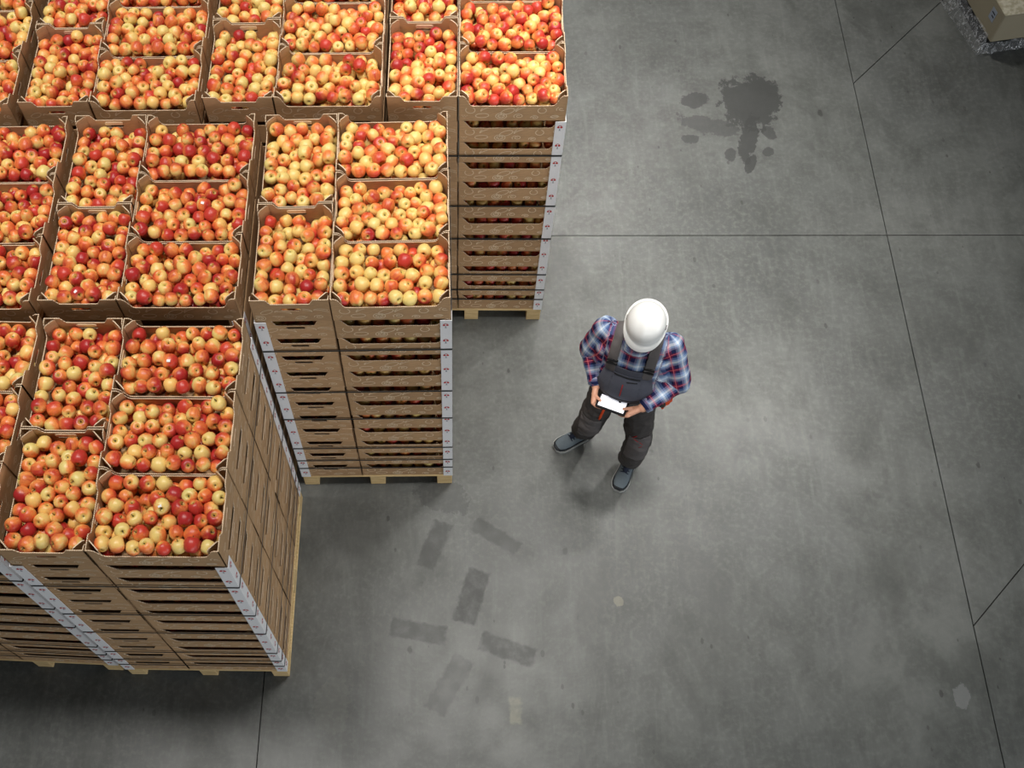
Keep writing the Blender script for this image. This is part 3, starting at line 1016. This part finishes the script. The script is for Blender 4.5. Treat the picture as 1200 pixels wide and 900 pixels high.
def shell(src, planes, off, thick):
    """a piece of cloth cut from a surface: src faces within planes [(point, outward normal)], lifted by off"""
    bm = bmesh.new(); bm.from_mesh(src)
    for co, no in planes:
        bmesh.ops.bisect_plane(bm, geom=bm.verts[:] + bm.edges[:] + bm.faces[:], plane_co=co, plane_no=no, clear_outer=True)
    bm.normal_update()
    nr = {v: v.normal.copy() for v in bm.verts}
    for v in bm.verts:
        v.co += nr[v] * off
    geo = bmesh.ops.extrude_face_region(bm, geom=bm.faces[:])
    # the extruded copy becomes the outer face
    for e in geo['geom']:
        if isinstance(e, bmesh.types.BMVert):
            e.co += e.normal * thick
    bmesh.ops.recalc_face_normals(bm, faces=bm.faces[:])
    me = bpy.data.meshes.new('shell'); bm.to_mesh(me); bm.free()
    return me
def surf(bvh, start, direction):
    h = bvh.ray_cast(start, direction)
    return (h[0], h[1]) if h[0] is not None else (None, None)
def bvh_of(me):
    return BVHTree.FromPolygons([v.co.copy() for v in me.vertices], [tuple(p.vertices) for p in me.polygons])

worker = empty('person', Matrix.Translation(BASE))
tag(worker, 'person in white hard hat, plaid shirt and dark bib overalls, standing and holding a tablet', 'person')

# tablet frame
TC = Vector((0.791, 0.812, 1.045))
tx = Vector((0.925, -0.38, 0)).normalized()
ty0 = Vector((0.38, 0.925, 0)).normalized()
ty = (ty0 * math.cos(R(14)) - UP * math.sin(R(14))).normalized()
tn = tx.cross(ty).normalized()
TABM = Matrix((tx, ty, tn)).transposed()
THX, THY = 0.092, 0.056
def tp(x, y, z):
    return TC + tx * x + ty * y + tn * z

# the body, one continuous surface
b = MB()
ellipsoid(b, bp(0, -.02, 1.27), (.165, .095, .19))
ellipsoid(b, bp(0, .01, 1.05), (.15, .11, .18))
capsule(b, bp(.12, -.035, 1.40), bp(-.12, -.035, 1.40), .05, .05)
capsule(b, NECK - Vector((0, 0, .10)), HC - hup * .04, .062, .056)
ellipsoid(b, HC, (.076, .098, .118), HEADM)
ellipsoid(b, HC + hfw * .04 - hup * .062, (.056, .056, .056), HEADM)          # jaw
capsule(b, HC + hfw * .096 + hup * .012, HC + hfw * .118 - hup * .026, .009, .015, 10)   # nose
capsule(b, HC + hfw * .092 - hup * .055 + RT * .02, HC + hfw * .092 - hup * .055 - RT * .02, .008, .008, 10)  # lips
for s in (1, -1):
    ellipsoid(b, HC + RT * s * .078 - hup * .005 - hfw * .005, (.012, .022, .034), HEADM)   # ears
    capsule(b, SH[s], EL[s], .055, .045)
    capsule(b, EL[s], WR[s], .043, .028)
    capsule(b, HP[s], KN[s], .08, .06)
    capsule(b, KN[s], AN[s], .056, .045)
    capsule(b, AN[s] - Vector((0, 0, .05)), AN[s] + TOE[s] * .10 - Vector((0, 0, .065)), .03, .018)
    # hand: palm along the tablet's edge, four fingers under it, thumb on top
    e = -s * THX
    d = s                                             # towards the middle of the tablet along tx
    kn0 = tp(e - d * .016, .022, -.010)
    palm = [tp(e - d * .020, .004, -.012), tp(e - d * .016, -.020, -.012), tp(e - d * .022, .026, -.010)]
    for q in palm:
        capsule(b, WR[s] + (q - WR[s]) * .12, q, .019, .017, 12)
    for i, (yy, ln) in enumerate(((-.036, .9), (-.016, 1.0), (.004, .95), (.023, .78))):
        k0 = tp(e - d * .020, yy + .004, -.010)
        k1 = tp(e - d * .002 + d * .004 * ln, yy, -.021)
        k2 = tp(e + d * .026 * ln, yy - .002, -.021)
        k3 = tp(e + d * .046 * ln, yy - .003, -.017)
        for p0, p1, r0, r1 in ((k0, k1, .0098, .009), (k1, k2, .009, .0082), (k2, k3, .0082, .0068)):
            capsule(b, p0, p1, r0, r1, 10)
    t0, t1, t2, t3 = tp(e - d * .034, .034, -.002), tp(e - d * .018, .012, .013), tp(e + d * .004, -.006, .0165), tp(e + d * .020, -.014, .0145)
    for p0, p1, r0, r1 in ((t0, t1, .015, .0115), (t1, t2, .0115, .0098), (t2, t3, .0098, .0078)):
        capsule(b, p0, p1, r0, r1, 10)
body = wear('body', remesh(b, .0042, 2, .4), M['skin'], worker)

# head details
def ball(name, c, r, mat):
    q = MB(); ellipsoid(q, c, (r, r, r), HEADM, 10)
    return wear(name, q.mesh(name, []), mat, worker)
for s in (1, -1):
    ball('eye', HC + hfw * .0815 + RT * s * .031 + hup * .006, .012, M['hat'])
    ball('iris', HC + hfw * .0895 + RT * s * .031 + hup * .005, .0055, M['hair'])
    q = MB(); capsule(q, HC + hfw * .095 + RT * s * .016 + hup * .026, HC + hfw * .086 + RT * s * .046 + hup * .026, .005, .004, 8)
    wear('eyebrow', q.mesh('eyebrow', []), M['hair'], worker)
q = MB(); ellipsoid(q, HC + hup * .012 - hfw * .012, (.081, .100, .112), HEADM)
hm = q.mesh('hair', [])
bm = bmesh.new(); bm.from_mesh(hm)
bmesh.ops.bisect_plane(bm, geom=bm.verts[:] + bm.edges[:] + bm.faces[:], plane_co=HC + hfw * .02 - hup * .02, plane_no=(hfw * .9 - hup * .45).normalized(), clear_outer=True)
bm.to_mesh(hm); bm.free()
wear('hair', hm, M['hair'], worker)

# shirt
def torso(mb, g):
    ellipsoid(mb, bp(0, -.015, 1.28), (.200 + g, .128 + g, .21 + g))
    ellipsoid(mb, bp(0, .025, 1.10), (.188 + g, .150 + g, .18 + g))
    capsule(mb, bp(.150, -.05, 1.385), bp(-.150, -.05, 1.385), .074 + g, .074 + g)
    capsule(mb, bp(.07, -.045, 1.415), bp(-.07, -.045, 1.415), .078 + g, .078 + g)
    capsule(mb, bp(0, -.03, 1.36), bp(0, -.02, 1.425), .105 + g, .078 + g)
q = MB()
torso(q, 0)
for s in (1, -1):
    capsule(q, SH[s], EL[s], .077, .074)
    capsule(q, bp(s * .17, .0, 1.30), bp(s * .17, .03, 1.12), .055, .055)
    capsule(q, EL[s], WR[s] + (EL[s] - WR[s]) * .16, .068, .046)
shirt_me = remesh(q, .0075, 5, .5)
fold(shirt_me, .007, 16, (1, 1, .8), 3.0)
BONES = [(SH[1], EL[1], .07), (EL[1], WR[1], .055), (SH[-1], EL[-1], .07), (EL[-1], WR[-1], .055)]
pl = []
for v in shirt_me.vertices:
    p = v.co
    best, bi = 1e9, None
    for i, (a, c, r) in enumerate(BONES):
        t = max(0, min(1, (p - a).dot(c - a) / (c - a).length_squared))
        d = (p - (a + (c - a) * t)).length - r
        if d < best:
            best, bi = d, i
    rel = p - PV
    if abs(rel.dot(RT)) < .165 and p.z > 1.0 and best > .006 or bi is None:
        pl.append((rel.dot(RT), rel.z + .02, 0))
    else:
        a, c, r = BONES[bi]
        ax = (c - a).normalized()
        w = p - a
        lat = w - ax * w.dot(ax)
        e1 = (FW - ax * FW.dot(ax)).normalized(); e2 = ax.cross(e1)
        pl.append((math.atan2(lat.dot(e2), lat.dot(e1)) * r + .03, w.dot(ax) + (0 if bi % 2 == 0 else .3), 0))
at = shirt_me.attributes.new('plaid', 'FLOAT_VECTOR', 'POINT')
at.data.foreach_set('vector', [x for t in pl for x in t])
shirt = wear('shirt', shirt_me, M['plaid'], worker)
def with_plaid(me, fn):
    a = me.attributes.new('plaid', 'FLOAT_VECTOR', 'POINT')
    a.data.foreach_set('vector', [x for v in me.vertices for x in fn(v.co)])
# collar and cuffs
q = MB()
pts = [NECK + Vector((0, 0, -.022)) + RT * .080 * math.cos(t) + FW * .080 * math.sin(t) + UP * (.005 - .025 * max(0, math.sin(t))) for t in [i * 2 * math.pi / 20 for i in range(21)]]
q.tube(pts, .016, 8)
cm_ = q.mesh('collar', []); with_plaid(cm_, lambda c: ((c - PV).dot(RT) * 1.3, c.z * 2, 0))
wear('collar', cm_, M['plaid'], worker)
for s in (1, -1):
    q = MB()
    ax = (WR[s] - EL[s]).normalized()
    c0 = WR[s] - ax * .052
    q.tube([c0, c0 + ax * .012, c0 + ax * .042, c0 + ax * .046], [.043, .048, .044, .036], 16)
    cf = q.mesh('cuff', []); with_plaid(cf, lambda c: ((c - c0).dot(UP) + .09, (c - c0).dot(ax) + .075, 0))
    wear('cuff', cf, M['plaid'], worker)

# overalls: trousers, bib, back panel, straps
q = MB()
ellipsoid(q, bp(0, .0, .93), (.186, .140, .13))
ellipsoid(q, bp(0, .026, 1.07), (.188, .155, .12))
for s in (1, -1):
    capsule(q, HP[s], KN[s], .104, .084)
    mid = KN[s] + (AN[s] - KN[s]) * .85
    capsule(q, KN[s], mid, .083, .078)
tr_me = remesh(q, .008, 5, .5)
fold(tr_me, .011, 11, (1, 1, 1.7), 8.0)
fold(tr_me, .005, 26, (1, 1, 1.9), 2.0)
tr_src = tr_me.copy()
overalls = wear('overalls', tr_me, M['charcoal'], worker)
q = MB(); torso(q, .004)
to_me = remesh(q, .0085, 5, .5)
P_ = lambda r, f, z: bp(r, f, z)
bib_me = shell(to_me, [(P_(.168, 0, 1.1), (RT + UP * .26).normalized()), (P_(-.168, 0, 1.1), (-RT + UP * .26).normalized()), (P_(0, 0, 1.325), UP), (P_(0, 0, 1.02), -UP), (P_(0, .03, 1.2), -FW)], .004, .006)
bib_bvh = bvh_of(bib_me)
pk_me = shell(to_me, [(P_(.082, 0, 1.1), RT), (P_(-.082, 0, 1.1), -RT), (P_(0, 0, 1.27), (UP + RT * .05).normalized()), (P_(0, 0, 1.10), -UP), (P_(0, .03, 1.2), -FW)], .0095, .005)
pk_bvh = bvh_of(pk_me)
bk_me = shell(to_me, [(P_(.13, 0, 1.1), (RT + UP * .25).normalized()), (P_(-.13, 0, 1.1), (-RT + UP * .25).normalized()), (P_(0, 0, 1.27), UP), (P_(0, 0, 1.0), -UP), (P_(0, -.03, 1.2), FW)], .004, .006)
wear('bib', bib_me, M['slate'], worker)
wear('bib_pocket', pk_me, M['slate'], worker)
wear('back_panel', bk_me, M['charcoal'], worker)
for s in (1, -1):
    sp = shell(to_me, [(P_(s * .105 + .027, 0, 1.3), RT), (P_(s * .105 - .027, 0, 1.3), -RT), (P_(0, 0, 1.245), -UP)], .008, .004)
    sb = bvh_of(sp)
    wear('shoulder_strap', sp, M['patch'], worker)
    for zz in (1.36, 1.335):
        pt, nn = surf(sb, P_(s * .105, .5, zz), -FW)
        if pt is not None:
            q = MB()
            mt = Matrix.Translation(pt + nn * .004) @ Matrix((RT, nn.cross(RT), nn)).transposed().to_4x4()
            q.box(-.031, .031, -.006, .006, -.004, .005)
            q.v = [tuple(mt @ Vector(v)) for v in q.v]
            wear('buckle', q.mesh('buckle', []), M['black'], worker, False)
def stitch(name, bvh, pts, rad, mat, lift=.002):
    out = []
    for r, z in pts:
        pt, nn = surf(bvh, bp(r, .6, z), -FW)
        if pt is not None:
            out.append(pt + nn * lift)
    if len(out) > 1:
        q = MB(); q.tube(out, rad, 6)
        wear(name, q.mesh(name, []), mat, worker)
stitch('zipper', pk_bvh, [(.075 - i * .019, 1.258 - i * .001) for i in range(9)], .0045, M['black'])
stitch('zipper', pk_bvh, [(.012, 1.215 - i * .012) for i in range(8)], .0035, M['redtrim'])
stitch('pocket_seam', pk_bvh, [(-.005 - i * .015, 1.235 - abs(i - 2) * .001) for i in range(5)], .003, M['black'])
ov_bvh = bvh_of(tr_src)
stitch('waist_seam', bib_bvh, [(.12 - i * .02, 1.075) for i in range(13)], .0035, M['charcoal'])
pt, nn = surf(bib_bvh, bp(.0, .6, 1.045), -FW)
if pt is not None:
    q = MB(); ellipsoid(q, pt, (.009, .009, .009)); wear('button', q.mesh('button', []), M['black'], worker)
for s in (1, -1):
    k = KN[s]
    pm = shell(tr_src, [(k + Vector((0, 0, .13)), UP), (k - Vector((0, 0, .17)), -UP), (k + FW * .005, -FW), (k + RT * .066, RT), (k - RT * .066, -RT), (k + RT * (.12 if s == 1 else .14), RT)], .002, .004)
    wear('knee_patch', pm, M['patch'], worker)
def trim(name, pts, rad, mat):
    out = []
    for st, dr in pts:
        pt, nn = surf(ov_bvh, st, dr)
        if pt is not None: out.append(pt + nn * .003)
    if len(out) > 1:
        q = MB(); q.tube(out, rad, 6); wear(name, q.mesh(name, []), mat, worker)
dn = (Vector((0.05, 0.5, -1))).normalized()
trim('pocket_trim', [(Vector((.760 - .003 * i, .835 - .006 * i, 1.0)) - dn * .3 + Vector((0, -.02 * i / 4, -.0)), (FW * -1 - UP * .3).normalized()) for i in range(1)], .008, M['orange'])
def band(name, s, t0, t1, side, rad, mat, k=6):
    """a strip running down the front of a thigh: t along hip to knee, side in metres across"""
    pts = []
    for i in range(k):
        t = t0 + (t1 - t0) * i / (k - 1)
        c = HP[s] + (KN[s] - HP[s]) * t
        sd = side(i / (k - 1)) if callable(side) else side
        pts.append((c + RT * sd + FW * .5, -FW))
    trim(name, pts, rad, mat)
band('pocket_trim', 1, .30, .62, -.03, .0085, M['orange'])
band('piping', -1, .62, .9, lambda u: .03 * math.sin(u * 6.0) - .01, .0045, M['redtrim'], 9)
# loose orange pocket flap over his left hip
q = MB()
a = Vector((1.10, .852, .985))
for i in range(4):
    capsule(q, a + RT * (-.012 * i) + FW * (-.02 * i), a + RT * (-.012 * i - .01) + FW * (-.02 * i - .01) - UP * (.07 - .01 * (i % 2)), .015, .011, 10)
hq = MB(); capsule(hq, bp(-.15, .03, .96), a - UP * .01, .045, .022); wear('holster', hq.mesh('holster', []), M['charcoal'], worker)
fm = remesh(q, .005, 2); fold(fm, .004, 40)
wear('pocket_flap', fm, M['orange'], worker)

# shoes
def shoe(s):
    d = TOE[s]; lat = Vector((-d.y, d.x, 0)); o = AN[s].copy(); o.z = 0
    pt = lambda t, w, z: o + d * t + lat * w + UP * z
    st = [(-.085, .022, .075), (-.075, .036, .09), (-.045, .043, .105), (0, .044, .112), (.04, .044, .105), (.08, .047, .085), (.12, .051, .068), (.155, .049, .058), (.185, .038, .048), (.202, .018, .036)]
    def loft(sc, z0, ztop):
        mb = MB(); k = 10; rows = []
        for t, w, h in st:
            row = []
            for i in range(k + 1):
                a_ = math.pi * i / k
                ca, sa = math.cos(a_), math.sin(a_)
                row.append(pt(t * (1 + (sc - 1) * .3), w * sc * math.copysign(abs(ca) ** .6, ca), z0 + (ztop(h) - z0) * abs(sa) ** .7))
            rows.append(row)
        n = k + 1
        f = [(r * n + i, r * n + i + 1, (r + 1) * n + i + 1, (r + 1) * n + i) for r in range(len(st) - 1) for i in range(k)]
        f += [tuple(range(n)), tuple((len(st) - 1) * n + i for i in range(n - 1, -1, -1))]
        f += [(r * n, (r + 1) * n, (r + 1) * n + k, r * n + k) for r in range(len(st) - 1)]
        mb.add([v for r in rows for v in r], f)
        return mb
    up = wear('shoe', loft(1.0, .022, lambda h: h).mesh('shoe', []), M['shoe'], worker)
    def sub(name, mb, mat, smooth=True):
        me = mb.mesh(name, [mat], smooth); me.transform(Matrix.Translation(-BASE)); link(name, me, up)
    g = loft(1.10, .02, lambda h: .02 + min(.034, h * .5))
    sub('toe_guard', g, M['rubber'])
    m = MB()
    out = [(t, w) for t, w, h in st] + [(t, -w) for t, w, h in reversed(st)]
    out = [(t * 1.045, w * 1.2) for t, w in out][::-1]
    m.add([pt(t, w, .0005) for t, w in out] + [pt(t, w, .026) for t, w in out], [tuple(range(len(out)))[::-1], tuple(range(len(out), 2 * len(out)))] + [(i, (i + 1) % len(out), len(out) + (i + 1) % len(out), len(out) + i) for i in range(len(out))])
    sub('sole', m, M['sole'], False)
    m = MB()
    m.tube([pt(.02, 0, .112), pt(.055, 0, .103), (pt(.088, 0, .086))], [.020, .021, .016], 8)
    sub('tongue', m, M['lace'])
    for i in range(4):
        t = .04 + i * .017; z = .112 - i * .008
        m = MB(); m.tube([pt(t, -.028, z - .014), pt(t + .004, 0, z + .011), pt(t, .028, z - .014)], .0035, 5)
        sub('lace', m, M['lace'])
shoe(1); shoe(-1)

# hard hat
def hat():
    seg, mb = 48, MB()
    c = HC + hup * .074
    A, B, H = .110, .122, .112
    rings = []
    def ring(k, z, ext=None):
        row = []
        for i in range(seg):
            t = 2 * math.pi * i / seg
            x, y = A * k * math.cos(t), B * k * math.sin(t)
            zz = z
            if ext is not None:
                fr = max(0, math.sin(t)) ** 2.2
                l = ext * (.008 + .036 * fr + .006 * max(0, -math.sin(t)))
                nl = math.hypot(math.cos(t) / A, math.sin(t) / B)
                x += l * math.cos(t) / A / nl; y += l * math.sin(t) / B / nl
                zz -= ext * (.004 + .016 * fr)
            else:
                zz += .005 * max(0, 1 - (x / .026) ** 2) * max(0, min(1, (k < .97)))
            row.append(c + RT * x + hfw * y + hup * zz)
        rings.append(row)
    for i in range(1, 13):
        a_ = math.pi / 2 * i / 12
        ring(math.sin(a_) ** .85, H * math.cos(a_) ** .9 if i < 12 else .0)
    ring(1.0, 0, .25); ring(1.0, 0, 1.0); ring(1.0, -.004, 1.0); ring(.98, -.004, .2)
    for i in range(11, 0, -1):
        a_ = math.pi / 2 * i / 12
        ring(math.sin(a_) ** .85 * .96, H * .96 * math.cos(a_) ** .9 - .002)
    v = [c + hup * (H + .004)] + [p for r in rings for p in r] + [c + hup * (H * .96 - .002)]
    f = [(0, 1 + i, 1 + (i + 1) % seg) for i in range(seg)]
    for r in range(len(rings) - 1):
        f += [(1 + r * seg + i, 1 + (r + 1) * seg + i, 1 + (r + 1) * seg + (i + 1) % seg, 1 + r * seg + (i + 1) % seg) for i in range(seg)]
    e = len(v) - 1; r = len(rings) - 1
    f += [(e, 1 + r * seg + (i + 1) % seg, 1 + r * seg + i) for i in range(seg)]
    mb.add(v, f)
    h = wear('hard_hat', mb.mesh('hard_hat', []), M['hat'], worker)
    for s in (1, -1):
        m = MB()
        q = c + RT * s * .108 + hup * .022 + hfw * .0
        w = MB(); w.box(-.004, .004, -.014, .014, -.004, .004)
        mm = Matrix.Translation(q) @ HEADM.to_4x4()
        m.add([mm @ Vector(x) for x in w.v], w.f)
        me = m.mesh('accessory_slot', [M['patch']]); me.transform(Matrix.Translation(-BASE)); link('accessory_slot', me, h)
hat()

# tablet
M['screen'] = bpy.data.materials.new('lit_screen')
M['screen'].use_nodes = True
pb = M['screen'].node_tree.nodes['Principled BSDF']
pb.inputs['Base Color'].default_value = srgb(235, 235, 240)
pb.inputs['Emission Color'].default_value = (0.93, 0.94, 1.0, 1)
pb.inputs['Emission Strength'].default_value = 0.55
tab = empty('tablet', Matrix.Translation(TC) @ TABM.to_4x4())
tag(tab, 'small black tablet with a blank white screen held in both hands', 'tablet')
bm = bmesh.new()
bmesh.ops.create_cube(bm, size=1)
bmesh.ops.scale(bm, vec=(THX * 2, THY * 2, .009), verts=bm.verts)
bmesh.ops.bevel(bm, geom=[e for e in bm.edges if abs((e.verts[0].co - e.verts[1].co).z) > .005], offset=.008, segments=3, affect='EDGES')
me = bpy.data.meshes.new('casing'); bm.to_mesh(me); bm.free(); me.materials.append(M['black'])
link('casing', me, tab)
q = MB(); q.box(-THX + .013, THX - .013, -THY + .013, THY - .007, .0046, .0054)
link('screen', q.mesh('screen', M['screen']), tab)

# ------------------------------------------------------------------ wrapped load in the far corner
M['carton'] = plain('beige_carton', srgb(150, 142, 122), 0.8, 0.2, 0.08, 5)
def m_lid():
    n = NT('mottled_lid', 0.8, 0.2)
    f = n.noise(n.coord(), 26, 3, 0.5)
    return n.color(n.mix(n.map(f, .4, .62), srgb(176, 168, 144), srgb(206, 200, 180)))
M['lid'] = m_lid()
M['dark'] = plain('black_plastic', srgb(24, 24, 24), 0.5, 0.4, 0.2)
M['label'] = plain('grey_label', srgb(150, 158, 172), 0.6, 0.3)
film = NT('stretch_film', 0.08, 1.0)
film.b.inputs['Transmission Weight'].default_value = 0.0
fn = film.noise(film.mapping(film.coord(), (1, 1, .6)), 16.0, 5, 0.6, 1.2)
glint = film.map(film.math('ABSOLUTE', film.math('SUBTRACT', fn, 0.5)), 0.0, 0.03, 1.0, 0.0)
film.put(film.b.inputs['Alpha'], film.math('MULTIPLY_ADD', glint, 0.45, 0.12))
film.b.inputs['Transmission Weight'].default_value = 0.0
M['film'] = film.color(srgb(225, 228, 232))
LM = Matrix.Translation((4.20, 4.58, 0)) @ Matrix.Rotation(R(10), 4, 'Z')
bx = empty('storage_carton', LM @ Matrix.Translation((0, 0, .15)))
tag(bx, 'beige carton with mottled lid standing on a film-wrapped black pallet', 'carton')
def bevel_part(name, bb, mat, parent, r=.012):
    me = bevel_box(bb, r); me.materials.clear(); me.materials.append(mat)
    return link(name, me, parent)
bevel_part('side_walls', (0, .9, 0, 1.1, 0, .285), M['carton'], bx, .008)
bevel_part('lid', (-.004, .904, -.004, 1.104, .2852, .30), M['lid'], bx, .006)
q = MB(); q.box(-.0025, -.0005, .09, .165, .13, .235); link('label', q.mesh('label', M['label']), bx)
q = MB(); q.box(-.0035, -.0026, .10, .15, .195, .205); q.box(-.0035, -.0026, .10, .135, .165, .175); link('label_print', q.mesh('label_print', M['dark']), bx)
pl_ = empty('black_pallet', LM)
tag(pl_, 'low black plastic pallet under the beige carton', 'pallet')
for i in range(5):
    bevel_part('deck_board', (.02, .95, .05 + i * .25, .25 + i * .25, .115, .147), M['dark'], pl_, .004)
for x in (.03, .42, .84):
    for y in (.07, .6, 1.12):
        bevel_part('block', (x, x + .1, y, y + .12, .0265, .1145), M['dark'], pl_, .004)
    bevel_part('skid', (x, x + .1, .06, 1.24, .001, .026), M['dark'], pl_, .004)
# crumpled film round the pallet's skirt
mb = MB(); n, k = 150, 9
cs = [(-.15, 1.25), (-.05, .02), (1.0, .03)]
rows = []
for j in range(k + 1):
    for i in range(n + 1):
        t = i / n * 2
        a, c = (cs[0], cs[1]) if t < 1 else (cs[1], cs[2])
        u = t if t < 1 else t - 1
        x, y = a[0] + (c[0] - a[0]) * u, a[1] + (c[1] - a[1]) * u
        inn = .05 * max(0, (j / k - .3)) / .7
        x += inn if t < 1.02 else 0; y += inn * .4 if t > .98 else 0
        z = .006 + (.19 if t < 1 else .10) * j / k
        w = noise.noise(Vector((x * 14, y * 14, z * 22))) * .024 + noise.noise(Vector((x * 37, y * 37, z * 45))) * .012
        rows.append((x - abs(w) if t < 1 else x + w, y - (abs(w) if t >= 1 else 0), max(.004, z + w * .5)))
mb.add(rows, [(j * (n + 1) + i, j * (n + 1) + i + 1, (j + 1) * (n + 1) + i + 1, (j + 1) * (n + 1) + i) for j in range(k) for i in range(n)])
wf = link('stretch_film', mb.mesh('stretch_film', M['film'], False), None, LM.copy())
tag(wf, 'crumpled clear stretch film wrapped round the black pallet', 'plastic film')
